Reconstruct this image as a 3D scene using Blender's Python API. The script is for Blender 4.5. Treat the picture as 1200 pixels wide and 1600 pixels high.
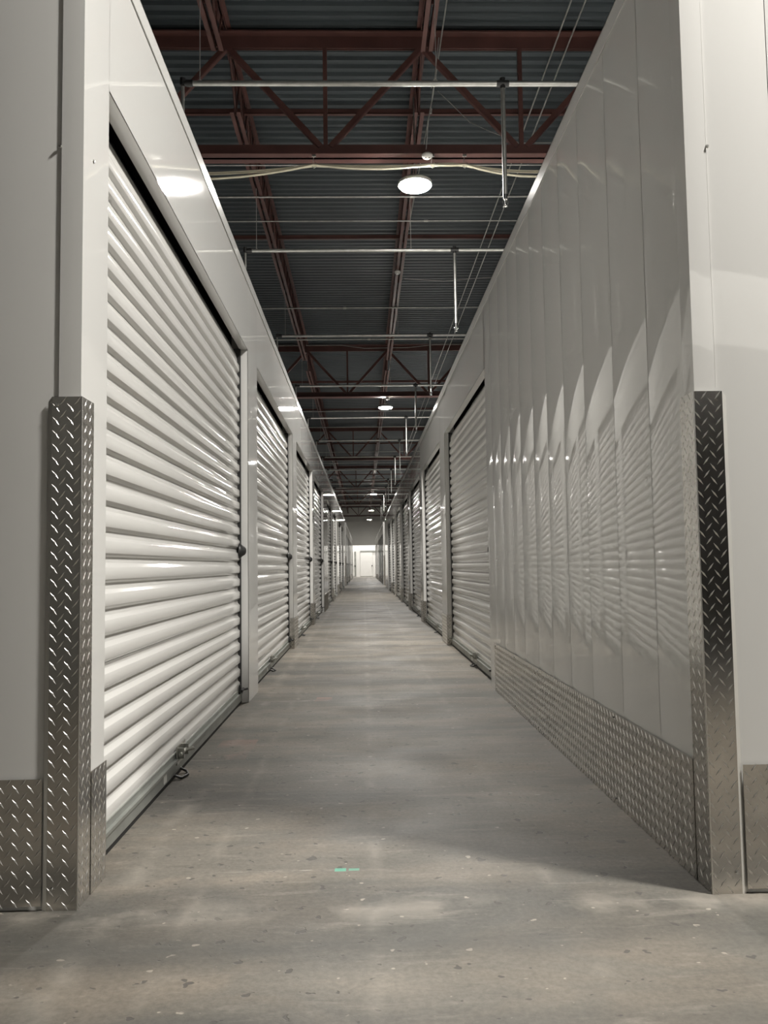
import bpy, bmesh, math, random
from mathutils import Vector, Matrix
random.seed(7)
for o in list(bpy.data.objects): bpy.data.objects.remove(o)
C = bpy.context.scene.collection
SC = bpy.context.scene

# ---------------------------------------------------------------- camera
F_PX, PITCH, YAW, ROLL = 1279.8, .0655, .0264, -.0142
cp, sp, cy, sy = math.cos(PITCH), math.sin(PITCH), math.cos(YAW), math.sin(YAW)
f = Vector((sy*cp, cy*cp, sp)); r0 = Vector((cy, -sy, 0)); u0 = r0.cross(f)
rr = math.cos(ROLL)*r0 + math.sin(ROLL)*u0; uu = -math.sin(ROLL)*r0 + math.cos(ROLL)*u0
cam = bpy.data.objects.new('camera', bpy.data.cameras.new('camera')); C.objects.link(cam)
cam.data.sensor_fit = 'HORIZONTAL'; cam.data.sensor_width = 36; cam.data.lens = 36*F_PX/1200
cam.data.clip_start = .02; cam.data.clip_end = 300
cam.matrix_world = Matrix(((rr.x, uu.x, -f.x, 0), (rr.y, uu.y, -f.y, 0), (rr.z, uu.z, -f.z, .8), (0, 0, 0, 1)))
SC.camera = cam

# ---------------------------------------------------------------- world, exposure, lamps
w = bpy.data.worlds.new('world'); SC.world = w; w.use_nodes = True
w.node_tree.nodes['Background'].inputs[0].default_value = (.6, .7, .8, 1)
w.node_tree.nodes['Background'].inputs[1].default_value = .002
vs = SC.view_settings
vs.view_transform = 'Standard'; vs.look = 'None'; vs.gamma = 1; vs.use_curve_mapping = False
vs.exposure = 1.62
LAMP_Z = 4.95
# x, y, strength of the lens
LAMPS = [(.62, 8.7, 330), (.64, 21.3, 330), (.66, 47.3, 330), (.66, 61.4, 330), (.62, 73.5, 330),
         (2.35, 1.18, 540),
         (3.0, 32.3, 330), (3.0, 59.2, 330), (-2.7, 59.2, 330)]  # unseen lamps added to brighten the farther cross aisles and end partition
LAMP_COL = (1.0, .965, .905)

# ---------------------------------------------------------------- materials
def nt(name):
    m = bpy.data.materials.new(name); m.use_nodes = True
    n = m.node_tree; b = n.nodes['Principled BSDF']
    return m, n, b
def lk(n, a, b): n.links.new(a, b)
def mat(name, col, rough=.5, metal=0, bump=0, bscale=20, var=0, vscale=8, spec=.5, coat=0, bdet=3):
    m, n, b = nt(name)
    b.inputs['Base Color'].default_value = (*col, 1); b.inputs['Roughness'].default_value = rough
    b.inputs['Metallic'].default_value = metal; b.inputs['Specular IOR Level'].default_value = spec
    b.inputs['Coat Weight'].default_value = coat; b.inputs['Coat Roughness'].default_value = .08
    geo = n.nodes.new('ShaderNodeNewGeometry')
    if var:
        t = n.nodes.new('ShaderNodeTexNoise'); t.inputs['Scale'].default_value = vscale; t.inputs['Detail'].default_value = 5
        lk(n, geo.outputs['Position'], t.inputs['Vector'])
        r = n.nodes.new('ShaderNodeValToRGB')
        r.color_ramp.elements[0].position = .3; r.color_ramp.elements[1].position = .7
        r.color_ramp.elements[0].color = (*[c*(1-var) for c in col], 1)
        r.color_ramp.elements[1].color = (*[min(1, c*(1+var)) for c in col], 1)
        lk(n, t.outputs['Fac'], r.inputs[0]); lk(n, r.outputs[0], b.inputs['Base Color'])
    if bump:
        t = n.nodes.new('ShaderNodeTexNoise'); t.inputs['Scale'].default_value = bscale; t.inputs['Detail'].default_value = bdet
        lk(n, geo.outputs['Position'], t.inputs['Vector'])
        bp = n.nodes.new('ShaderNodeBump'); bp.inputs['Distance'].default_value = bump; bp.inputs['Strength'].default_value = 1
        lk(n, t.outputs['Fac'], bp.inputs['Height']); lk(n, bp.outputs[0], b.inputs['Normal'])
    return m
M = {}
M['panel'] = mat('white_painted_steel', (.68, .675, .655), .03, 0, .0005, 1.5, .012, 1.3, spec=.62, bdet=0)
M['curtain'] = mat('white_door_curtain', (.70, .692, .67), .08, 0, .00015, 4, .02, 2, spec=.5)
M['trim'] = mat('white_trim', (.70, .695, .675), .12, 0, .0003, 4, spec=.5)
M['plate'] = mat('diamond_plate', (.60, .58, .55), .17, 1, .0004, 6, .1, 9)
M['lug'] = mat('diamond_plate_lug', (.68, .665, .64), .34, 1)
M['black'] = mat('black_gap', (.012, .012, .012), .6)
M['guide'] = mat('dark_steel_guide', (.05, .05, .05), .45, .6)
M['bar'] = mat('grey_bottom_bar', (.27, .28, .26), .4, .3, 0, 1, .15, 8)
M['rubber'] = mat('black_rubber', (.015, .015, .015), .7)
M['galv'] = mat('galvanised_steel', (.5, .5, .47), .32, 1, 0, 1, .15, 30)
M['pipe'] = mat('galvanised_pipe', (.5, .5, .47), .35, .8, 0, 1, .15, 12)
M['darkfit'] = mat('dark_cast_fitting', (.06, .06, .06), .45, .7)
M['chrome'] = mat('bright_steel', (.75, .75, .73), .15, 1)
M['red'] = mat('red_oxide_paint', (.10, .043, .036), .5, 0, 0, 1, .25, 3)
M['deck'] = mat('grey_roof_deck', (.064, .077, .084), .45, .12, 0, 1, .18, .7)
M['conc'] = mat('grey_block_wall', (.68, .67, .63), .8, 0, .002, 3, .06, .5)
M['white'] = mat('white_plastic', (.72, .7, .66), .4)
M['cable'] = mat('cream_cable', (.62, .58, .45), .5)
M['wire'] = mat('thin_grey_wire', (.35, .34, .32), .5)
M['lampbody'] = mat('lamp_body', (.5, .5, .48), .4, .3)
M['sticker'] = mat('paper_sticker', (.7, .7, .66), .5)
M['edge'] = mat('glint_plate_edge', (.85, .84, .80), .42, .6)  # base colour lightened to stand in for lamp glint on the fold
M['dimpanel'] = mat('dimmed_steel_panel', (.20, .20, .19), .25)  # white panels of the rear row, darkened to cut their bounce light
M['dark'] = mat('interior_shade_tone', (.06, .06, .06), .8)  # near-black tone stands in for shade inside the units
m, n, b = nt('lamp_lens'); b.inputs['Base Color'].default_value = (.9, .9, .9, 1)
b.inputs['Emission Color'].default_value = (*LAMP_COL, 1); b.inputs['Emission Strength'].default_value = 330
M['lens'] = m
m2 = m.copy(); m2.name = 'lamp_lens_bright'; m2.node_tree.nodes['Principled BSDF'].inputs['Emission Strength'].default_value = 540; M['lens_bright'] = m2

# floor: worn concrete
m, n, b = nt('worn_concrete_floor')
geo = n.nodes.new('ShaderNodeNewGeometry')
def noise(scale, detail=6, rough=.6, stretch=None, dist=0):
    t = n.nodes.new('ShaderNodeTexNoise'); t.inputs['Scale'].default_value = scale
    t.inputs['Detail'].default_value = detail; t.inputs['Roughness'].default_value = rough; t.inputs['Distortion'].default_value = dist
    if stretch:
        mp = n.nodes.new('ShaderNodeMapping'); mp.inputs['Scale'].default_value = stretch
        lk(n, geo.outputs['Position'], mp.inputs['Vector']); lk(n, mp.outputs[0], t.inputs['Vector'])
    else: lk(n, geo.outputs['Position'], t.inputs['Vector'])
    return t.outputs['Fac']
def ramp(fac, stops):
    r = n.nodes.new('ShaderNodeValToRGB'); e = r.color_ramp.elements
    e[0].position, e[0].color = stops[0][0], (*stops[0][1], 1)
    e[1].position, e[1].color = stops[-1][0], (*stops[-1][1], 1)
    for p, c in stops[1:-1]:
        q = e.new(p); q.color = (*c, 1)
    lk(n, fac, r.inputs[0]); return r.outputs[0]
def mix(a, bb, fac, mode='MIX'):
    x = n.nodes.new('ShaderNodeMix'); x.data_type = 'RGBA'; x.blend_type = mode
    for s, i in ((a, 6), (bb, 7)):
        if isinstance(s, tuple): x.inputs[i].default_value = (*s, 1)
        else: lk(n, s, x.inputs[i])
    if isinstance(fac, (int, float)): x.inputs[0].default_value = fac
    else: lk(n, fac, x.inputs[0])
    return x.outputs[2]
def math_(op, a, bb, c=None):
    x = n.nodes.new('ShaderNodeMath'); x.operation = op
    for i, s in enumerate((a, bb) if c is None else (a, bb, c)):
        if isinstance(s, (int, float)): x.inputs[i].default_value = s
        else: lk(n, s, x.inputs[i])
    return x.outputs[0]
base = ramp(noise(.9, 8, .62, dist=.4), [(.32, (.112, .097, .079)), (.5, (.170, .149, .122)), (.68, (.25, .221, .184))])
blot = ramp(noise(2.6, 5, .55, (1, 1.6, 1), .8), [(.42, (0, 0, 0)), (.56, (1, 1, 1))])
c1 = mix(base, (.095, .095, .086), math_('MULTIPLY', ramp(noise(.55, 3), [(.45, (0, 0, 0)), (.6, (1, 1, 1))]), .35))
c1 = mix(c1, (.115, .112, .10), math_('MULTIPLY', blot, .5))
wide = ramp(noise(1.1, 4, .55, (.35, 2.6, 1), .3), [(.40, (.62, .64, .66)), (.6, (1.22, 1.2, 1.17))])
c1 = mix(c1, wide, .9, 'MULTIPLY')
strk = ramp(noise(7, 6, .7, (.5, 3.2, 1), .3), [(.55, (0, 0, 0)), (.72, (1, 1, 1))])
c1 = mix(c1, (.31, .28, .24), math_('MULTIPLY', strk, .42))
strd = ramp(noise(9, 6, .7, (.4, 3.0, 1), .2), [(.6, (0, 0, 0)), (.75, (1, 1, 1))])
c1 = mix(c1, (.07, .065, .056), math_('MULTIPLY', strd, .55))
fine = ramp(noise(70, 4, .7), [(.35, (.82, .82, .82)), (.65, (1.12, 1.12, 1.12))])
c1 = mix(c1, fine, 1.0, 'MULTIPLY')
pit = ramp(noise(24, 2, .5), [(.315, (1, 1, 1)), (.335, (0, 0, 0))])
c1 = mix(c1, (.06, .055, .05), math_('MULTIPLY', pit, .8))
chip = ramp(noise(31, 2, .4, (1, 1.2, 1)), [(.72, (0, 0, 0)), (.745, (1, 1, 1))])
c1 = mix(c1, (.40, .36, .30), math_('MULTIPLY', chip, .7))
sep = n.nodes.new('ShaderNodeSeparateXYZ'); lk(n, geo.outputs['Position'], sep.inputs[0])
wob = math_('MULTIPLY', math_('SUBTRACT', noise(5, 3), .5), .05)
def band(axis, c, hw):   # 1 inside a thin strip
    d = math_('ABSOLUTE', math_('SUBTRACT', math_('ADD', sep.outputs[axis], wob), c), 0)
    return math_('SUBTRACT', 1, math_('SMOOTH_MIN', math_('DIVIDE', d, hw), 1, .3)) if False else math_('MAXIMUM', math_('SUBTRACT', 1, math_('DIVIDE', d, hw)), 0)
patch = ramp(noise(4, 4), [(.45, (0, 0, 0)), (.6, (1, 1, 1))])
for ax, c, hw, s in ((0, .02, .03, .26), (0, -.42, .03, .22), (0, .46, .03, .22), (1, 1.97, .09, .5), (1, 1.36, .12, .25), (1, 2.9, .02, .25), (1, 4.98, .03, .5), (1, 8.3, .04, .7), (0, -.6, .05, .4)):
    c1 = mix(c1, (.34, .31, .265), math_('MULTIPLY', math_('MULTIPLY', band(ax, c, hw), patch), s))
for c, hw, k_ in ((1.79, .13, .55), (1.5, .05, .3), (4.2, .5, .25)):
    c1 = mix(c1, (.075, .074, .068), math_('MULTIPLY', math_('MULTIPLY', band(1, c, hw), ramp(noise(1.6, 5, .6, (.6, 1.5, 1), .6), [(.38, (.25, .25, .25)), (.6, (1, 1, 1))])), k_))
def spot(x0, x1, y0, y1, col, s, soft):
    global c1
    fx = math_('MULTIPLY', math_('GREATER_THAN', math_('ADD', sep.outputs[0], wob if soft else 0), x0), math_('LESS_THAN', math_('ADD', sep.outputs[0], wob if soft else 0), x1))
    fy = math_('MULTIPLY', math_('GREATER_THAN', sep.outputs[1], y0), math_('LESS_THAN', sep.outputs[1], y1))
    k = math_('MULTIPLY', math_('MULTIPLY', fx, fy), s)
    if soft: k = math_('MULTIPLY', k, patch)
    c1 = mix(c1, col, k)
spot(-.085, -.055, 2.213, 2.235, (.12, .42, .30), .8, False)
spot(-.048, -.02, 2.216, 2.232, (.12, .42, .30), .6, False)
spot(-.40, -.09, 2.222, 2.229, (.55, .52, .46), .55, True)
spot(-.66, -.5, 3.5, 3.9, (.42, .22, .17), .28, True)
spot(-.3, -.2, 4.9, 5.1, (.5, .22, .16), .3, True)
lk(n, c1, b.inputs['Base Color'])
rg = ramp(noise(1.7, 5), [(.3, (.46, .46, .46)), (.7, (.68, .68, .68))]); lk(n, rg, b.inputs['Roughness'])
bp = n.nodes.new('ShaderNodeBump'); bp.inputs['Distance'].default_value = .0015; bp.inputs['Strength'].default_value = .6
lk(n, math_('SUBTRACT', noise(40, 6, .65), math_('MULTIPLY', pit, .6)), bp.inputs['Height']); lk(n, bp.outputs[0], b.inputs['Normal'])
b.inputs['Specular IOR Level'].default_value = .4
M['floor'] = m

# ---------------------------------------------------------------- mesh helpers
class MB:
    def __init__(s): s.v = []; s.f = []; s.mi = []; s.sm = []
    def add(s, vs_, fs, mi=0, smooth=False):
        k = len(s.v); s.v += [tuple(p) for p in vs_]
        for q in fs: s.f.append([i+k for i in q]); s.mi.append(mi); s.sm.append(smooth)
    def box(s, a, b, mi=0):
        (x0, y0, z0), (x1, y1, z1) = [min(p, q) for p, q in zip(a, b)], [max(p, q) for p, q in zip(a, b)]
        s.add([(x0, y0, z0), (x1, y0, z0), (x1, y1, z0), (x0, y1, z0), (x0, y0, z1), (x1, y0, z1), (x1, y1, z1), (x0, y1, z1)],
              [(0, 3, 2, 1), (4, 5, 6, 7), (0, 1, 5, 4), (1, 2, 6, 5), (2, 3, 7, 6), (3, 0, 4, 7)], mi)
    def tube(s, a, b, r, seg=10, mi=0, r2=None, caps=True):
        a, b = Vector(a), Vector(b); d = (b-a).normalized()
        up = Vector((0, 0, 1)) if abs(d.z) < .9 else Vector((1, 0, 0))
        u = d.cross(up).normalized(); v = d.cross(u); r2 = r if r2 is None else r2
        P = []
        for c, R in ((a, r), (b, r2)):
            for i in range(seg):
                t = 2*math.pi*i/seg; P.append(c + R*(math.cos(t)*u+math.sin(t)*v))
        s.add(P, [(i, (i+1) % seg, seg+(i+1) % seg, seg+i) for i in range(seg)], mi, True)
        if caps: s.add(P, [tuple(range(seg-1, -1, -1)), tuple(range(seg, 2*seg))], mi)
    def poly(s, pts, r, seg=6, mi=0):
        for a, b in zip(pts, pts[1:]): s.tube(a, b, r, seg, mi)
    def lathe(s, o, prof, seg=24, mi=0):      # profile (radius, z) about a vertical axis
        P = [(o[0]+r*math.cos(2*math.pi*i/seg), o[1]+r*math.sin(2*math.pi*i/seg), o[2]+z) for r, z in prof for i in range(seg)]
        s.add(P, [(j*seg+i, j*seg+(i+1) % seg, (j+1)*seg+(i+1) % seg, (j+1)*seg+i) for j in range(len(prof)-1) for i in range(seg)], mi, True)
    def bar(s, a, b, w, h, mi=0, up=(0, 0, 1)):  # rectangular bar between two points
        a, b = Vector(a), Vector(b); d = (b-a).normalized(); u = d.cross(Vector(up))
        if u.length < 1e-4: u = Vector((1, 0, 0))
        u.normalize(); v = u.cross(d)
        P = [c + x*w/2*u + y*h/2*v for c in (a, b) for x, y in ((-1, -1), (1, -1), (1, 1), (-1, 1))]
        s.add(P, [(3, 2, 1, 0), (4, 5, 6, 7), (0, 1, 5, 4), (1, 2, 6, 5), (2, 3, 7, 6), (3, 0, 4, 7)], mi)
    def build(s, name, mats, parent=None, loc=None):
        me = bpy.data.meshes.new(name); me.from_pydata(s.v, [], s.f)
        for m_ in (mats if isinstance(mats, (list, tuple)) else [mats]): me.materials.append(M[m_])
        me.polygons.foreach_set('material_index', s.mi); me.polygons.foreach_set('use_smooth', s.sm)
        me.update()
        bm = bmesh.new(); bm.from_mesh(me); bmesh.ops.recalc_face_normals(bm, faces=bm.faces) if getattr(s, 'recalc', True) else None
        bm.to_mesh(me); bm.free()
        o = bpy.data.objects.new(name, me); C.objects.link(o)
        if parent: o.parent = parent
        if loc: o.location = loc
        return o
def tag(o, label=None, cat=None, group=None, kind=None):
    if label: o['label'] = label
    if cat: o['category'] = cat
    if group: o['group'] = group
    if kind: o['kind'] = kind
    return o
def empty(name, loc=(0, 0, 0), rz=0):
    o = bpy.data.objects.new(name, None); C.objects.link(o); o.location = loc; o.rotation_euler = (0, 0, rz); o.empty_display_size = .1
    return o
def kids(o): return [c for c in bpy.data.objects if c.parent == o]
def copy_tree(o, parent=None):
    c = o.copy(); C.objects.link(c); c.parent = parent
    for ch in kids(o): copy_tree(ch, c)
    return c
def pillow(mb, P, U, V, N, bow, mi=0, seg=10, tilt=0, edge=.0):
    """gently bowed sheet; P corner, U and V edge vectors, N outward normal"""
    P, U, V, N = map(Vector, (P, U, V, N)); vs_ = []
    for i in range(seg+1):
        t = i/seg; off = bow*(1-(2*t-1)**2) + tilt*t
        for j in (0, 1): vs_.append(P+U*t+V*j+N*off)
    fs = [(2*i, 2*i+2, 2*i+3, 2*i+1) for i in range(seg)]
    if U.cross(V).dot(N) < 0: fs = [q[::-1] for q in fs]
    mb.add(vs_, fs, mi, True)
def lugs(mb, P, U, V, N, lu, lv, mi=1, pu=.035, pv=.033):
    """raised diamond tread in alternating directions over a lu x lv area"""
    P, U, V, N = map(Vector, (P, U, V, N)); U.normalize(); V.normalize(); N.normalize()
    a = .0135; bw = .0023; h = .0013
    j = 0; v = .008
    while v < lv-.004:
        u = .009 + (pu/2 if j % 2 else 0)
        while u < lu-.006:
            sgn = 1 if j % 2 else -1
            d = (U*.62*sgn+V*.78)*a; e = (V*.62*-sgn+U*.78)*bw
            c = P+U*u+V*v
            du = min(1.0, (u)/.0085, (lu-u)/.0085)
            d = d*du
            vs_ = [c-d, c+e, c+d, c-e, c-d*.45+N*h, c+d*.45+N*h]
            fs = [(0, 3, 4), (0, 4, 1), (1, 4, 5), (4, 3, 5), (1, 5, 2), (5, 3, 2)]
            mb.add(vs_, fs, mi)
            u += pu
        v += pv/2; j += 1

XL, XR, HT = -.6883, .8358, 2.60
Y0 = 2.01
DW, DH = 2.74, 2.13
REC = .045
LD = [2.215, 5.39, 8.61, 11.74, 16.08, 19.3, 23.6, 26.85]
RD = [5.46, 8.72, 11.9, 15.15, 18.4, 21.65, 24.9]
LD2 = [34.2, 37.5, 40.8, 44.6, 47.9, 51.2]
RD2 = [34.5, 37.8, 41.1, 45.2, 48.5, 51.8]

# ---------------------------------------------------------------- shell of the building
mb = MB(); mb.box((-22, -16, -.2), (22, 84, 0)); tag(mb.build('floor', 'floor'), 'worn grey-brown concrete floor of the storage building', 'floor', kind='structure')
mb = MB()                                   # corrugated roof deck, ribs run across the aisle
z0 = 6.50; y = -16; prof = []
while y < 84:
    prof += [(y, z0), (y+.045, z0), (y+.060, z0+.038), (y+.135, z0+.038)]; y += .15
vs_ = [(x, q[0], q[1]) for q in prof for x in (-22, 22)]
mb.add(vs_, [(2*i, 2*i+1, 2*i+3, 2*i+2) for i in range(len(prof)-1)], 0)
mb.box((-22, -16, 6.62), (22, 84, 6.7))
tag(mb.build('ceiling', 'deck'), 'dark ribbed metal roof deck', 'ceiling', kind='structure')
mb = MB(); mb.box((-22, 80, 0), (22, 80.3, 6.6)); mb.box((-22, 79.9, 5.05), (22, 80, 5.2))
tag(mb.build('wall_far', 'conc'), 'grey block wall far beyond the end of the aisle', 'wall', kind='structure')
mb = MB(); mb.box((-22.3, -16, 0), (-22, 84, 6.6)); tag(mb.build('wall_outer_left', 'conc'), 'grey outer wall of the building on the left', 'wall', kind='structure')
mb = MB(); mb.box((22, -16, 0), (22.3, 84, 6.6)); tag(mb.build('wall_outer_right', 'conc'), 'grey outer wall of the building on the right', 'wall', kind='structure')
mb = MB(); mb.box((-22, -16.3, 0), (22, -16, 6.6)); tag(mb.build('wall_back', 'conc'), 'grey outer wall of the building behind the camera', 'wall', kind='structure')

# ---------------------------------------------------------------- storage rows
def row(name, X, s, ya, yb, doors, label, solid=None, depth=3.0, endface=True):
    """s=+1: faces +x (left row); s=-1: faces -x (right row)"""
    mb = MB(); N = (s, 0, 0); xb = X - s*.004
    edges = []; cur = ya
    for d in doors: edges.append((cur, d, 'post')); edges.append((d, d+DW, 'door')); cur = d+DW
    edges.append((cur, yb, 'post'))
    for a, b_, kind in edges:
        if kind == 'post':
            L = b_-a
            if name == 'wall_right' and a == ya:      # run of narrow panels beside the corner
                cuts = [ya+.07, 2.34, 2.67, 3.02, 3.33, 3.64, 3.94, 4.27, 4.57, 4.88, 5.21, b_]
                bows = [.0027, .0031, .0031, .0033, .0029, .0032, .0031, .0034, .003, .0032, .0012]
                pillow(mb, (X, ya, 0), (0, .068, 0), (0, 0, HT), N, .0006)
                for (p, q), bw in zip(zip(cuts, cuts[1:]), bows):
                    pillow(mb, (X-s*.003, p+.0015, 0), (0, q-p-.003, 0), (0, 0, HT), N, bw, seg=16)
            else:
                k = max(1, round(L/.42)); 
                for i in range(k):
                    p = a+L*i/k; q = a+L*(i+1)/k
                    pillow(mb, (X-s*.0008, p+.0008, 0), (0, q-p-.0016, 0), (0, 0, HT), N, random.uniform(.0004, .0016))
            mb.box((xb, a+(.007 if a == ya else .002), 0), (X-s*.10, b_-(.007 if b_ == yb else .002), HT-.005))
        else:
            k = 2
            for i in range(k):
                p = a+(b_-a)*i/k; q = a+(b_-a)*(i+1)/k
                pillow(mb, (X-s*.0008, p+.0006, DH), (0, q-p-.0012, 0), (0, 0, HT-DH), N, random.uniform(-.001, .0025), tilt=random.uniform(-.0008, .0008))
            mb.box((xb, a+.001, DH), (X-s*.05, b_-.001, HT-.005))
            # inner returns of the opening (post sides) are the ends of the post boxes
    # rest of the block: back, unseen lid added to block lamp light, dividing walls
    xf = X-s*.62; xr_ = X-s*depth
    mb.box((X-s*.02, ya+.01, HT-.03), (xr_, yb-.01, HT-.012))
    mb.box((xr_+s*.03, ya+.01, 0), (xr_, yb-.01, HT-.03))
    for yy in (ya+.012, yb-.042): mb.box((X-s*.1, yy, 0), (xr_, yy+.03, HT-.03))
    # end faces towards the cross aisles, in panels
    for yy, ny in ((ya, -1), (yb, 1)):
        cuts = [.056, .225] + [.225+.31*i for i in range(1, 9)] + [depth]
        for i, (p, q) in enumerate(zip(cuts, cuts[1:])):
            pillow(mb, (X-s*(p+.001), yy-ny*.004, 0), (-s*(q-p-.002), 0, 0), (0, 0, HT), (0, ny, 0), .0014)
        pillow(mb, (X, yy, 0), (-s*.054, 0, 0), (0, 0, HT), (0, ny, 0), .0005)
        mb.box((X-s*.0545, yy, 0), (X-s*.052, yy-ny*.006, HT))
    o = mb.build(name, 'panel'); tag(o, label, 'wall', kind='structure')
    mb = MB()                                     # cap angle along the top edge
    mb.box((X+s*.0035, ya-.003, HT-.06), (X-s*.0005, yb+.003, HT+.004)); mb.box((X+s*.0035, ya-.003, HT), (X-s*.08, yb+.003, HT+.004))
    return mb
for i, (nm, X, s, a, b_, D, lab) in enumerate((
        ('wall_left', XL, 1, Y0, 31.0, LD, 'glossy white steel front of the near left storage row'),
        ('wall_right', XR, -1, Y0, 31.0, RD, 'glossy white steel front of the near right storage row'),
        ('wall_left_far', XL, 1, 33.6, 56.0, LD2, 'glossy white steel front of the far left storage row'),
        ('wall_right_far', XR, -1, 33.6, 56.0, RD2, 'glossy white steel front of the far right storage row'))):
    t = row(nm, X, s, a, b_, D, lab)
    tag(t.build('trim_%d' % (i+1), 'trim'), ('white cap angle along the top of the ' + ['near left', 'near right', 'far left', 'far right'][i] + ' storage row'), 'trim', kind='structure')

# partition that closes the aisle, with a plain white door
mb = MB(); xs = [-6+.6*i for i in range(21)]
for p, q in zip(xs, xs[1:]): pillow(mb, (p+.002, 62, 0), (q-p-.004, 0, 0), (0, 0, 2.36), (0, -1, 0), .001)
mb.box((-6, 62.004, 0), (6, 62.1, 2.355)); tag(mb.build('wall_end', 'panel'), 'bright white partition closing the far end of the aisle', 'wall', kind='structure')

# rows on the camera's side of the cross aisle
mb = MB()
for p in [ -7+.42*i for i in range(15)]: pillow(mb, (p+.0015, -.95, 0), (.417, 0, 0), (0, 0, HT), (0, 1, 0), .0015)
mb.box((-7, -.955, 0), (-.7, -4, HT)); tag(mb.build('wall_back_left', 'dimpanel'), 'storage row behind the camera on the left, darkened to dim its bounce', 'wall', kind='structure')
mb = MB()
for p in [.84+.42*i for i in range(18)]:
    zz = 2.13 if 1.1 < p < 4.0 else 0
    pillow(mb, (p+.0015, -.95, zz), (.417, 0, 0), (0, 0, HT-zz), (0, 1, 0), .0015)
mb.box((.84, -.955, 2.135), (8.4, -1.0, HT)); mb.box((.84, -.955, 0), (1.25, -1.0, 2.2)); mb.box((4.2, -.955, 0), (8.4, -1.0, 2.2))
mb.box((.84, -1.0, 2.57), (8.4, -4, HT)); mb.box((.84, -3.97, 0), (8.4, -4, HT)); mb.box((.84, -1.0, 0), (.87, -4, HT)); mb.box((8.37, -1.0, 0), (8.4, -4, HT))
tag(mb.build('wall_back_right', 'panel'), 'white storage row behind the camera on the right', 'wall', kind='structure')
mb = MB(); mb.box((1.2, -2.6, 0), (4.3, -2.64, 2.56)); mb.box((1.2, -1.01, 0), (1.24, -2.6, 2.56)); mb.box((4.26, -1.01, 0), (4.3, -2.6, 2.56)); mb.box((1.2, -1.01, 2.5), (4.3, -2.6, 2.56)); mb.box((1.24, -1.0, 0), (4.26, -2.6, .006))  # dark opening added behind the camera to darken the right guard's reflection
tag(mb.build('wall_unit_inner', 'dark'), 'dark lining of an open storage unit, added unseen behind the camera', 'wall', kind='structure')

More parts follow.
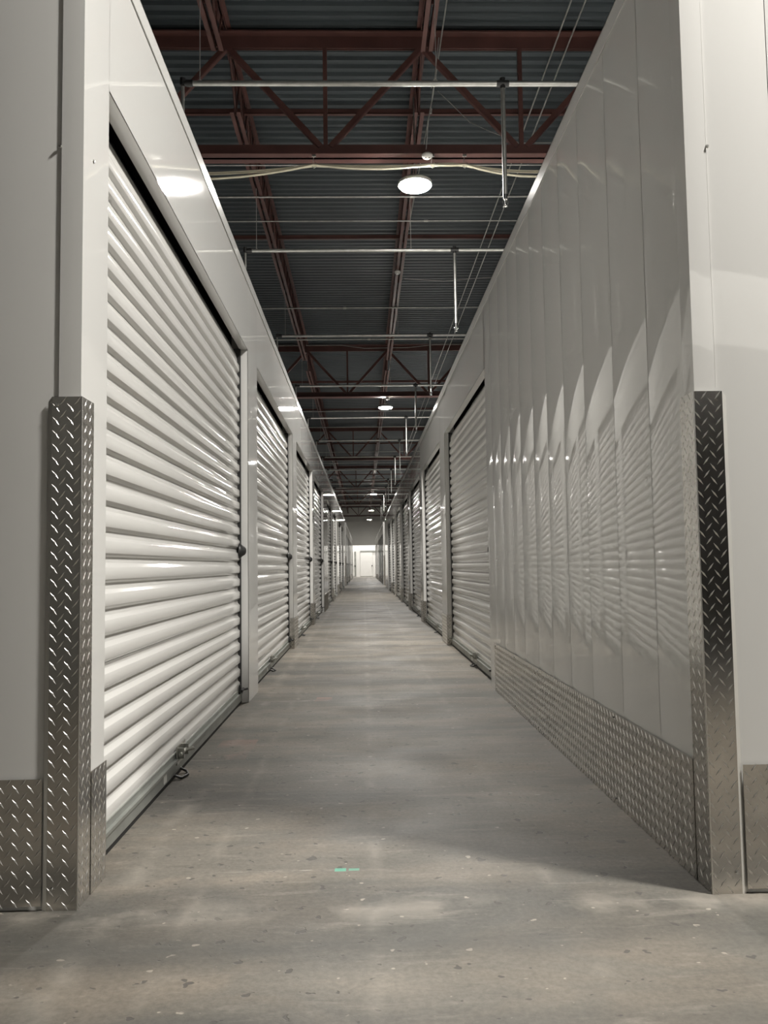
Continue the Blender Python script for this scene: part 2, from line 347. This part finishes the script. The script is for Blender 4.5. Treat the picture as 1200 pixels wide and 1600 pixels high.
# ---------------------------------------------------------------- roller doors
def make_door(side, latch_y):
    """local x: out of the wall, y: along it; origin at the foot of the opening on the wall plane"""
    root = empty('door_1')
    # curtain
    P = .0762; xc = -REC-.004; dep = .013; prof = []; zb = .075
    z = zb; k = 0
    cyc = [(0, 0), (.0015, .06), (.0095, .93), (.0115, 1), (.028, 1.04), (.0455, 1), (.0475, .93), (.0580, .06), (.0600, 0), (.0745, 0)]
    ztop = 2.04
    while z < ztop:
        sag = random.uniform(-.0006, .0006)
        for dz, h in cyc: prof.append((xc-dep+dep*h+sag, z+dz))
        if k % 7 == 5: prof += [(xc-dep, z+.0746), (xc-dep-.007, z+.0748), (xc-dep-.007, z+.0760)]
        z += P; k += 1
    R = .13
    for i in range(1, 12):                        # curtain rolls back over its barrel
        a = i/11*math.pi*.75; w_ = .004*math.cos(i*2.1)
        prof.append((xc-dep-(R+w_)*(1-math.cos(a)), z+(R+w_)*math.sin(a)))
    mb = MB(); n_ = 5; vs_ = [(p[0], .022+(DW-.044)*i/(n_-1), p[1]) for p in prof for i in range(n_)]
    mb.add(vs_, [(j*n_+i, j*n_+i+1, (j+1)*n_+i+1, (j+1)*n_+i) for j in range(len(prof)-1) for i in range(n_-1)], 0, True)
    mb.recalc = False
    mb.build('door_curtain', 'curtain', root)
    mb = MB(); mb.box((xc-dep-.004, .02, .018), (xc+.010, DW-.02, .068)); mb.box((xc-.004, .02, .068), (xc+.004, DW-.02, .088))
    mb.box((xc+.010, .02, .058), (xc+.016, DW-.02, .068))
    bar = mb.build('bottom_bar', 'bar', root)
    mb = MB(); mb.box((xc-dep-.002, .02, .0), (xc+.006, DW-.02, .018)); mb.build('rubber_seal', 'rubber', root)
    for y0 in (.0015, DW-.0235):
        mb = MB(); mb.box((-REC+.002, y0, 0), (-REC-.045, y0+.022, DH-.001)); mb.build('guide_rail', 'guide', root)
    mb = MB()                                     # near-black lining in place of the unit's unlit depth
    mb.box((-.30, .003, 0), (-.34, DW-.003, HT-.08)); 
    for y0 in (.0015, DW-.0115): mb.box((-.11, y0, 0), (-.34, y0+.01, HT-.08))
    mb.box((-.06, .003, HT-.08), (-.34, DW-.003, HT-.07)); mb.build('shade_backing', 'dark', root)
    # latch with slide bolt at the bottom bar, and foot loop
    mb = MB(); y = latch_y
    mb.box((xc+.010, y-.07, .045), (xc+.014, y+.07, .115)); mb.box((xc+.014, y-.045, .065), (xc+.034, y-.035, .105)); mb.box((xc+.014, y+.035, .065), (xc+.034, y+.045, .105))
    mb.tube((xc+.026, y-.075, .086), (xc+.026, y+.06, .086), .007, 10); mb.tube((xc+.026, y, .086), (xc+.062, y+.012, .094), .006, 10)
    mb.build('slide_latch', 'galv', root)
    mb = MB(); mb.poly([(xc+.004, y-.11, .02), (xc+.035, y-.105, .007), (xc+.05, y-.05, .006), (xc+.035, y+.0, .007), (xc+.004, y+.005, .02)], .005, 8); mb.build('pull_loop', 'darkfit', root)
    mb = MB(); mb.box((xc+.010, y-.27, .024), (xc+.0108, y-.225, .056)); st = mb.build('label_sticker', 'sticker', bar); tag(st, 'white paper sticker')
    mb = MB()
    for i in range(4): mb.box((xc+.0108, y-.264, .050-.006*i), (xc+.0111, y-.240+.006*(i % 2), .0482-.006*i))
    mb.build('label_print', 'black', st) if False else None
    # side latch near the floor and cylinder lock at waist height, at the far side of the opening seen from the camera (left row)
    ye = DW-.075 
    mb = MB(); mb.box((xc+.006, ye-.03, .055), (xc+.012, ye+.035, .115)); mb.tube((xc+.022, ye-.05, .085), (xc+.022, ye+.04, .085), .009, 10); mb.tube((xc+.022, ye+.01, .085), (xc+.05, ye+.02, .09), .006, 8)
    mb.build('corner_bolt', 'darkfit', root)
    ye = DW-.06
    mb = MB(); mb.add([], [])
    mb.lathe((0, 0, 0), [(0, 0), (.040, 0), (.042, .006), (.030, .016), (.020, .034), (.012, .040), (0, .041)], 20)
    mb.v = [(xc+.002+z_*1.0, ye+x_, .90+y_*1.15) for x_, y_, z_ in mb.v]
    mb.box((xc+.0, ye+.01, .885), (xc+.012, ye+.05, .915))
    mb.build('cylinder_lock', 'darkfit', root)
    return root
ordn = ['first', 'second', 'third', 'fourth', 'fifth', 'sixth', 'seventh', 'eighth', 'ninth']
pL = make_door('L', 1.08); pR = make_door('R', 1.76)
nd = 0
for proto, X, lst, side, reg in ((pL, XL, LD, 'left', 'near'), (pR, XR, RD, 'right', 'near'), (pL, XL, LD2, 'left', 'far'), (pR, XR, RD2, 'right', 'far')):
    for i, y in enumerate(lst):
        nd += 1
        o = proto if (i == 0 and reg == 'near') else copy_tree(proto)
        o.name = 'door_%d' % nd
        if side == 'left': o.location = (X, y, 0); o.rotation_euler = (0, 0, 0)
        else: o.location = (X, y+DW, 0); o.rotation_euler = (0, 0, math.pi)
        tag(o, 'white ribbed roller door, %s from the camera in the %s %s row' % (ordn[i], reg, side), 'roller door', kind='structure')
# plain door in the end partition
nd += 1
root = empty('door_%d' % nd, (-.02, 62, 0)); tag(root, 'white flush door in the partition at the far end', 'door', kind='structure')
mb = MB(); mb.box((-.18, -.03, .05), (.74, 0, 1.84)); mb.build('door_leaf', 'trim', root)
mb = MB(); mb.box((-.18, -.035, .0), (.74, 0, .05)); mb.box((-.18, -.04, 1.84), (1.6, 0, 1.96)); mb.build('door_frame', 'bar', root)
mb = MB(); mb.lathe((.70, -.06, .82), [(0, -.04), (.04, -.03), (.05, 0), (.04, .03), (0, .04)], 12); mb.build('door_knob', 'black', root)
nd += 1
root = empty('door_%d' % nd, (-.85, 62, 0)); tag(root, 'second white door left of the flush door at the far end', 'door', kind='structure')
mb = MB(); mb.box((-.6, -.03, .05), (.2, 0, 1.84)); mb.build('door_leaf', 'trim', root)
mb = MB(); mb.box((.2, -.04, 0), (.32, 0, 1.9)); mb.build('door_frame', 'bar', root)
mb = MB(); mb.lathe((.24, -.07, .82), [(0, -.05), (.05, -.03), (.06, 0), (.05, .03), (0, .05)], 12); mb.build('door_knob', 'black', root)

# ---------------------------------------------------------------- diamond plate
T = .0025
def kick(name, X, s, a, b_, label, group, ret=None, h=.30, fine=True):
    root = empty(name, (0, 0, 0)) if ret is not None else None
    mb = MB(); mb.box((X+s*.0042, a, 0), (X+s*(.0042+T), b_, h))
    if fine: lugs(mb, (X+s*(.0042+T), a, 0), (0, 1, 0), (0, 0, 1), (s, 0, 0), b_-a, h)
    if ret is None: return tag(mb.build(name, ['plate', 'lug']), label, 'kick plate', group)
    root.location = (X, a, 0)
    mb.v = [(x-X, y-a, z) for x, y, z in mb.v]; mb.build('front_plate', ['plate', 'lug'], root)
    mb = MB()                                             # flap folded into the door opening
    mb.box((s*(.0042+T), -.0008, 0), (-s*(REC-.004), -.0008-T*.8, h))
    if fine:
        xa = min(s*.0055, -s*(REC-.004)); lugs(mb, (xa, -.0028, 0), (1, 0, 0), (0, 0, 1), (0, -1, 0), REC, h)
    mb.build('folded_flap', ['plate', 'lug'], root)
    return tag(root, label, 'kick plate', group)
def screws(par, pts, n):
    for p in pts:
        mb = MB(); p = Vector(p); mb.tube(p, p+Vector(n)*.0025, .004, 10, r2=.0025); mb.build('screw', 'darkfit', par)
k = kick('kick_plate', XR, -1, Y0+.085, 5.24, 'long diamond plate kick strip along the foot of the right wall panels', 'diamond kick plates')
screws(k, [(XR-.0067, y, z) for y in (2.75, 3.35, 3.95, 4.55, 5.19) for z in (.285, .02)], (-1, 0, 0))
kick('kick_plate', XL, 1, Y0+.085, LD[0]-.002, 'small diamond kick plate between the left corner guard and the first roller door', 'diamond kick plates')
def between(D, i, yend):
    return (D[i]+DW, D[i+1] if i+1 < len(D) else yend-(.084 if yend < 40 else 0))
for side, X, s, D, reg, yend in (('left', XL, 1, LD, 'near', 31.0), ('right', XR, -1, RD, 'near', 31.0), ('left', XL, 1, LD2, 'far', 56.0), ('right', XR, -1, RD2, 'far', 56.0)):
    for i in range(len(D)):
        if side == 'left' and reg == 'near' and i == 0: continue
        a, b_ = between(D, i, yend)
        kick('kick_plate', X, s, a+.003, b_-.003, 'diamond kick plate on the post beyond the %s roller door of the %s %s row' % (ordn[i], reg, side), 'diamond kick plates', ret=(a+.003 if b_-a < .8 else None), fine=(a < 24))
# end faces towards the camera
def endkick(s, X, label):
    mb = MB(); x0 = X-s*.0805; x1 = X-s*2.9
    mb.box((x0, Y0-.0045, 0.012), (x1, Y0-.0045-T, .305))
    xa, xb = min(x0, x1), max(x0, x1)
    L = .7; xs_ = x0 if s < 0 else x0-L
    lugs(mb, (xs_, Y0-.0045-T, .01), (1, 0, 0), (0, 0, 1), (0, -1, 0), L, .295)
    return tag(mb.build('kick_plate', ['plate', 'lug']), label, 'kick plate', 'diamond kick plates')
endkick(1, XL, 'diamond kick plate low on the left row end face, left of the corner guard')
endkick(-1, XR, 'diamond kick plate low on the right row end face, right of the corner guard')
def guard(s, X, yy, ny, label, fine=True):
    root = empty('corner_guard', (X, yy, 0)); tag(root, label, 'corner guard', 'diamond plate corner guards')
    H = 1.225; W = .068; o_ = .0052
    mb = MB()
    x_out = s*o_; y_out = ny*o_
    # side along the aisle and side on the end face, local coordinates
    mb.box((x_out, y_out, 0), (x_out-s*T, -ny*.082, H)); mb.box((x_out, y_out, 0), (-s*W, y_out-ny*T, H))
    if fine:
        ya, yb_ = sorted((y_out, -ny*.082)); lugs(mb, (x_out, ya, .002), (0, 1, 0), (0, 0, 1), (s, 0, 0), yb_-ya, H-.004)
        xa, xb = sorted((x_out, -s*W)); lugs(mb, (xa, y_out, .002), (1, 0, 0), (0, 0, 1), (0, ny, 0), xb-xa, H-.004)
    mb.tube((x_out-s*.0012, y_out-ny*.0012, 0), (x_out-s*.0012, y_out-ny*.0012, H), .0021, 10, 1)
    mb.build('plate_angle', ['plate', 'lug'], root)
    mb = MB(); P = [(-s*W, y_out, 0), (-s*(W+.011), ny*.001, 0), (-s*(W+.011), ny*.001, H-.012), (-s*W, y_out, H)]
    mb.add(P, [(0, 1, 2, 3)]); Q = [(x, y-ny*.002, z) for x, y, z in P]; mb.add(Q, [(0, 1, 2, 3)])
    mb.build('folded_edge', 'edge', root)
    for z in (.05, 1.205):
        mb = MB(); mb.tube((-s*.055, y_out, z), (-s*.055, y_out+ny*.004, z), .0045, 10, r2=.003); mb.build('screw', 'chrome', root)
    return root
guard(1, XL, Y0, -1, 'tall diamond plate corner guard on the near corner of the left row')
guard(-1, XR, Y0, -1, 'tall diamond plate corner guard on the near corner of the right row')
guard(1, XL, 31.0, 1, 'diamond plate corner guard on the left row where the cross aisle opens', False)
guard(-1, XR, 31.0, 1, 'diamond plate corner guard on the right row where the cross aisle opens', False)
guard(1, XL, 33.6, -1, 'diamond plate corner guard starting the left row beyond the cross aisle', False)
guard(-1, XR, 33.6, -1, 'diamond plate corner guard starting the right row beyond the cross aisle', False)
# screws in the corner trim
for p, nn, lab in (((XL-.058, Y0, 1.86), (0, -1, 0), 'screw head in the left end face above the guard'), ((XR+.058, Y0, 1.86), (0, -1, 0), 'screw head in the right end face above the guard'),
                   ((XL, Y0+.075, 1.86), (1, 0, 0), 'screw head in the left corner trim facing the aisle')):
    mb = MB(); p = Vector(p); mb.tube(p, p+Vector(nn)*.004, .005, 10, r2=.003); tag(mb.build('screw', 'galv'), lab, 'screw')

# ---------------------------------------------------------------- roof steel
GY = [-4.1, 8.4, 20.7, 33.2, 46.0, 58.6, 71.2]
JX = [-3.46, -1.38, .70, 2.78]
ZB0, ZB1, ZT0, ZT1 = 5.10, 5.24, 6.30, 6.44
def angle_pair(mb, y, z0, z1, x0, x1, upright):       # double angle chord
    for sg in (-1, 1):
        mb.box((x0, y+sg*.012, z0), (x1, y+sg*.020, z1))
        zz = z0 if upright else z1-.010
        mb.box((x0, y+sg*.012, zz), (x1, y+sg*.105, zz+.010))
gnames = ['rear', 'first', 'second', 'third', 'fourth', 'fifth', 'sixth']
for gi, y in enumerate(GY):
    root = empty('roof_truss', (0, y, 0)); tag(root, 'rust-red steel roof truss crossing over the aisle, %s counting away from the camera' % gnames[gi], 'roof truss', 'roof trusses')
    x0, x1 = -9.7, 11.1
    mb = MB(); angle_pair(mb, 0, ZT0, ZT1, x0, x1, False); mb.box((x0, -.1, ZT1), (x1, .1, ZT1+.01)); mb.build('top_chord', 'red', root)
    mb = MB(); angle_pair(mb, 0, ZB0, ZB1, x0, x1, True); mb.build('bottom_chord', 'red', root)
    for i in range(-4, 5):
        xt = .70+2.08*i; xb = xt+1.04
        for a, b_ in (((xt+.02, 0, ZT0), (xb-.05, 0, ZB1-.02)), ((xt+2.06, 0, ZT0), (xb+.05, 0, ZB1-.02))):
            mb = MB(); mb.bar(a, b_, .06, .05, up=(0, 1, 0)); mb.bar((a[0], -.028, a[2]), (b_[0], -.028, b_[2]), .05, .008, up=(0, 1, 0)); mb.build('diagonal_web', 'red', root)
        mb = MB(); mb.box((xb-.022, -.022, ZB1), (xb+.022, .022, ZT0)); mb.build('vertical_web', 'red', root)
JT, JB = 6.49, 5.92
jn = {0: 'far left', 1: 'left of the aisle', 2: 'over mid-aisle', 3: 'over the right row'}
for bi, (ya, yb) in enumerate(zip(GY, GY[1:]+[80])):
    for ji, x in enumerate(JX):
        L = yb-ya
        root = empty('bar_joist', (x, ya, 0)); tag(root, 'rust-red open-web joist, %s, just past the %s truss' % (jn[ji], gnames[bi]), 'joist', 'bar joists')
        mb = MB()
        for sg in (-1, 1): mb.box((sg*.010, -.0, JT-.05), (sg*.016, L, JT)); mb.box((sg*.010, -.0, JT-.006), (sg*.06, L, JT))
        mb.build('top_chord', 'red', root)
        mb = MB()
        for sg in (-1, 1): mb.box((sg*.010, .55, JB), (sg*.016, L-.55, JB+.055)); mb.box((sg*.010, .55, JB), (sg*.06, L-.55, JB+.006))
        mb.build('bottom_chord', 'red', root)
        mb = MB(); k = int((L-.6)/.6); st = (L-.6)/k
        pts = [(0, .12, JT-.03)]
        for i in range(k): pts.append((0, .3+st*(i+.5)+.0, JB+.03)); pts.append((0, .3+st*(i+1), JT-.03))
        for i in range(0, len(pts)-1): mb.tube(pts[i], pts[i+1], .013, 6)
        for i in range(1, len(pts), 2): mb.box((-.008, pts[i][1]-.006, JB), (.008, pts[i][1]+.006, JT-.02))
        mb.build('web_rods', 'red', root)
    for bk, frac in enumerate((.31, .66)):
        y = ya+(yb-ya)*frac+(.0)
        if bi == 0: continue
        if bi == 1: y = (9.75, 13.6)[bk]
        root = empty('bridging_strut', (0, y, 0)); tag(root, 'thin red bridging strut crossing the joists, %s one beyond the %s roof truss' % (ordn[bk], gnames[bi]), 'strut', 'bridging struts')
        mb = MB(); mb.box((-5.6, -.004, 6.36), (7, .004, 6.42)); mb.box((-5.6, -.004, 6.36), (7, .05, 6.366)); mb.build('upper_angle', 'red', root)
        
# ---------------------------------------------------------------- sprinkler lines
PY = [-1.2, 2.9, 6.97, 10.8, 14.9, 19.1, 23.3, 27.6, 31.8, 36.0, 40.2, 44.4, 48.6, 52.8, 57.0]
PZ = 5.05
for i, y in enumerate(PY):
    idx = i-2
    lab = 'galvanised sprinkler pipe with drop heads, ' + ('%s one ahead of the camera' % (ordn[idx] if idx < 9 else ['tenth', 'eleventh', 'twelfth', 'thirteenth'][idx-9]) if idx >= 0 else ['above the camera, rear one', 'just ahead of the camera, out of frame'][i])
    root = empty('sprinkler_pipe', (0, y, PZ)); tag(root, lab, 'sprinkler pipe', 'sprinkler pipes')
    mb = MB(); mb.tube((-1.46, 0, 0), (9, 0, 0), .0235 if i < 9 else .021, 14); mb.build('pipe', 'pipe', root)
    for x in (-1.38, .70, 2.78):
        mb = MB(); mb.tube((x, 0, .02), (x, 0, .866), .004, 6); mb.tube((x, 0, .018), (x, 0, .034), .012, 8); mb.build('hanger_rod', 'wire', root)
    for x, L, r in ((-1.53, 1.02, .0165), (1.29, 1.02, .0195), (5.2, 1.02, .0195)):
        mb = MB()
        if x < 0: mb.tube((-1.50, 0, 0), (-1.44, 0, 0), .030, 14); mb.tube((x, 0, -.02), (x, 0, .045), .024, 14); mb.tube((x, 0, .0), (-1.5, 0, 0), .022, 12)
        else: mb.tube((x-.055, 0, 0), (x+.055, 0, 0), .029, 14); mb.tube((x, 0, -.045), (x, 0, .05), .025, 14)
        mb.build('tee_fitting', 'darkfit', root)
        mb = MB(); mb.tube((x, 0, -.03), (x, 0, -L), r, 12); mb.build('drop_pipe', 'pipe', root)
        mb = MB(); mb.tube((x, 0, -L+.01), (x, 0, -L-.035), .020, 12, r2=.018)
        for sg in (-1, 1): mb.poly([(x+sg*.014, 0, -L-.03), (x+sg*.026, 0, -L-.055), (x+sg*.018, 0, -L-.08), (x+sg*.004, 0, -L-.098)], .003, 6)
        mb.tube((x, 0, -L-.03), (x, 0, -L-.08), .006, 8); mb.lathe((x, 0, -L-.1), [(0, .004), (.024, .002), (.026, -.001), (0, -.003)], 14)
        mb.build('sprinkler_head', 'chrome', root)

# ---------------------------------------------------------------- conduits
def conduit(pts, r, label, couplings=(), matn='pipe', name='conduit', grp='conduits'):
    root = empty(name, pts[0]); tag(root, label, 'conduit' if name == 'conduit' else 'cable', grp)
    P = [tuple(Vector(p)-Vector(pts[0])) for p in pts]
    mb = MB(); mb.poly(P, r, 8); mb.build('tube' if name == 'conduit' else 'strand', matn, root)
    for c in couplings:
        c = Vector(c)-Vector(pts[0]); mb = MB(); d = Vector((.03, 0, 0)); mb.tube(c-d, c+d, r*1.7, 10); mb.build('coupling', 'galv', root)
    return root
cross = [(y, 5.908, r) for y, r in ((10.15, .009), (11.05, .013), (11.85, .009), (15.95, .012), (18.2, .013), (24.3, .012), (26.8, .012), (29.9, .012), (36.5, .013), (40.5, .013), (43.5, .013), (50.8, .014), (55.5, .014), (65, .014))]
cn = ['first', 'second', 'third', 'fourth', 'fifth', 'sixth', 'seventh', 'eighth', 'ninth', 'tenth', 'eleventh', 'twelfth', 'thirteenth', 'fourteenth']
for i, (y, z, r) in enumerate(cross):
    conduit([(-3.4, y, z), (7, y, z)], r, 'thin metal conduit crossing the aisle under the deck, %s from the camera' % cn[i], [((1.15, .75, 1.0, -.3, .2, .6)[i % 6], y, z)] if i < 6 else ())
for x, lab in ((2.10, 'left of a pair of thin conduits running along the right side of the roof'), (2.24, 'right of a pair of thin conduits running along the right side of the roof')):
    conduit([(x, -4, 6.28), (x, 40, 6.28)], .009, lab)
conduit([(.88, -4, 6.28), (.88, 9.2, 6.26), (.80, 13, 6.24), (.80, 30, 6.2)], .008, 'thin conduit running lengthwise beside the centre joist')
# drooping wires
conduit([(-2.2, 20.6, 6.43), (-.5, 20.6, 6.43), (.1, 20.5, 6.32), (.72, 20.4, 6.30), (1.2, 20.5, 6.33), (1.9, 20.6, 6.43), (3, 20.6, 6.43)], .008, 'thin grey wire dipping to the junction on the second truss', matn='wire', name='loose_wire', grp='loose wires')
conduit([(.92, 9.0, 6.2), (1.05, 8.9, 6.0), (1.25, 8.8, 5.72), (1.45, 8.6, 5.50), (1.75, 8.5, 5.32), (2.4, 8.45, 5.3)], .004, 'thin wire sagging from the centre joist to the nearest truss', matn='wire', name='loose_wire', grp='loose wires')
conduit([(.80, 14.3, 5.905), (1.5, 14.3, 5.86), (2.2, 14.2, 5.88), (2.72, 14.2, 5.905)], .006, 'thin wire hanging across the right half of the roof', matn='wire', name='loose_wire', grp='loose wires')
# coil and tail of wire over the nearest truss
mb = MB(); pts = []
for i in range(49):
    t = i/48; a = t*2*math.pi*2.5
    pts.append((.80+.03*math.cos(a), 8.2+.02*math.sin(a), 5.93-.16*math.sin(a*.5)**2-.02*t))
mb.poly(pts, .004, 6); mb.poly([(.86, 8.2, 6.3), (.82, 8.2, 5.95), (.77, 8.2, 5.6), (.73, 8.2, 5.35), (.71, 8.25, 5.12)], .005, 6)
mb.tube((.765, 8.2, 5.53), (.76, 8.2, 5.48), .012, 8)
tag(mb.build('wire_coil', 'wire'), 'small coil of grey wire hanging beside the nearest truss above the detector', 'wire')

# cream cable bundle on hooks under the nearest truss
root = empty('cable_bundle', (-.42, 8.32, 5.0)); tag(root, 'cream cable bundle hung on hooks under the nearest truss', 'cable bundle')
hooks = [-3.0, -.46, .78, 1.12, 2.6]
def sagpts(dz, ph, dy):
    P = []
    for a, b_, s_ in ((-3.0, -.46, .12), (-.46, .78, .03), (.78, 1.12, .0), (1.12, 2.6, .10)):
        for i in range(10):
            t = i/10; P.append((a+(b_-a)*t+.42, dy, -.01+dz*math.sin(math.pi*t)*(s_*8+.3)-s_*4*t*(1-t)))
    P.append((2.6+.42, dy, -.01)); return P
for i in range(7):
    mb = MB(); mb.poly(sagpts(random.uniform(-.035, .03), 0, -.02+.007*i), .0075, 6); mb.v = [(x, y, z+.004*((i % 3)-1)) for x, y, z in mb.v]
    mb.build('cable', 'cable', root)
for x in hooks[1:4]:
    mb = MB(); X = x+.42; mb.poly([(X, 0, .10), (X-.012, 0, .02), (X-.02, 0, -.03), (X, 0, -.045), (X+.022, 0, -.03), (X+.02, 0, .02)], .004, 6); mb.box((X-.02, -.012, .08), (X+.02, .012, .11)); mb.tube((X, 0, .0), (X+.05, -.03, -.02), .005, 6)
    mb.build('hook', 'galv', root)

# ---------------------------------------------------------------- lamps and detectors
def make_lamp():
    root = empty('ceiling_light')
    mb = MB(); mb.lathe((0, 0, 0), [(0, .075), (.07, .075), (.09, .06), (.165, .045), (.185, .03), (.187, -.004), (.178, -.006), (.172, .010), (0, .010)], 32); mb.build('housing', 'lampbody', root)
    mb = MB(); mb.lathe((0, 0, 0), [(.172, .010), (.176, -.006), (.165, -.020), (.10, -.026), (0, -.027)], 32); mb.build('lens', 'lens', root)
    mb = MB(); mb.tube((0, 0, .07), (0, 0, 1.0), .008, 8); mb.box((-.04, -.04, .07), (.04, .04, .11)); mb.build('hanging_stem', 'galv', root)
    return root
lp = make_lamp()
ll = ['nearest, large and glaring below the first truss', 'second along the aisle', 'third along the aisle, small', 'fourth along the aisle', 'farthest, just before the grey wall', 'over the near cross aisle to the right, out of frame', 'added over the middle cross aisle, hidden by the right row', 'added over the last cross aisle on the right, hidden', 'added over the last cross aisle on the left, hidden']
for i, (x, y, st) in enumerate(LAMPS):
    o = lp if i == 0 else copy_tree(lp)
    if st > 400:
        for c in kids(o):
            if c.name.startswith('lens'): c.data = c.data.copy(); c.data.materials[0] = M['lens_bright']
    o.location = (x, y, LAMP_Z); tag(o, 'round glowing ceiling light, ' + ll[i], 'ceiling light', 'ceiling lights')
dp = empty('smoke_detector', (.723, 8.28, 5.06))
mb = MB(); mb.lathe((0, 0, 0), [(0, .02), (.055, .02), (.058, .005), (.05, -.01), (.035, -.022), (0, -.026)], 24); mb.build('detector_body', 'white', dp)
for sx in (-.018, .018):
    mb = MB(); mb.tube((sx, -.018, -.018), (sx, -.02, -.026), .007, 10); mb.build('vent_hole', 'darkfit', dp)
mb = MB(); mb.box((-.02, -.01, .02), (.02, .01, .045)); mb.build('bracket', 'galv', dp)
tag(dp, 'white round detector just above the nearest glowing ceiling light', 'detector', 'detectors')
for loc, lab in (((.66, 13.9, 5.873), 'white round detector under the centre joist between the first two lights'), ((.68, 20.7, 5.052), 'small detector on the second truss above the second light')):
    o = copy_tree(dp); o.location = loc; tag(o, lab, 'detector', 'detectors')
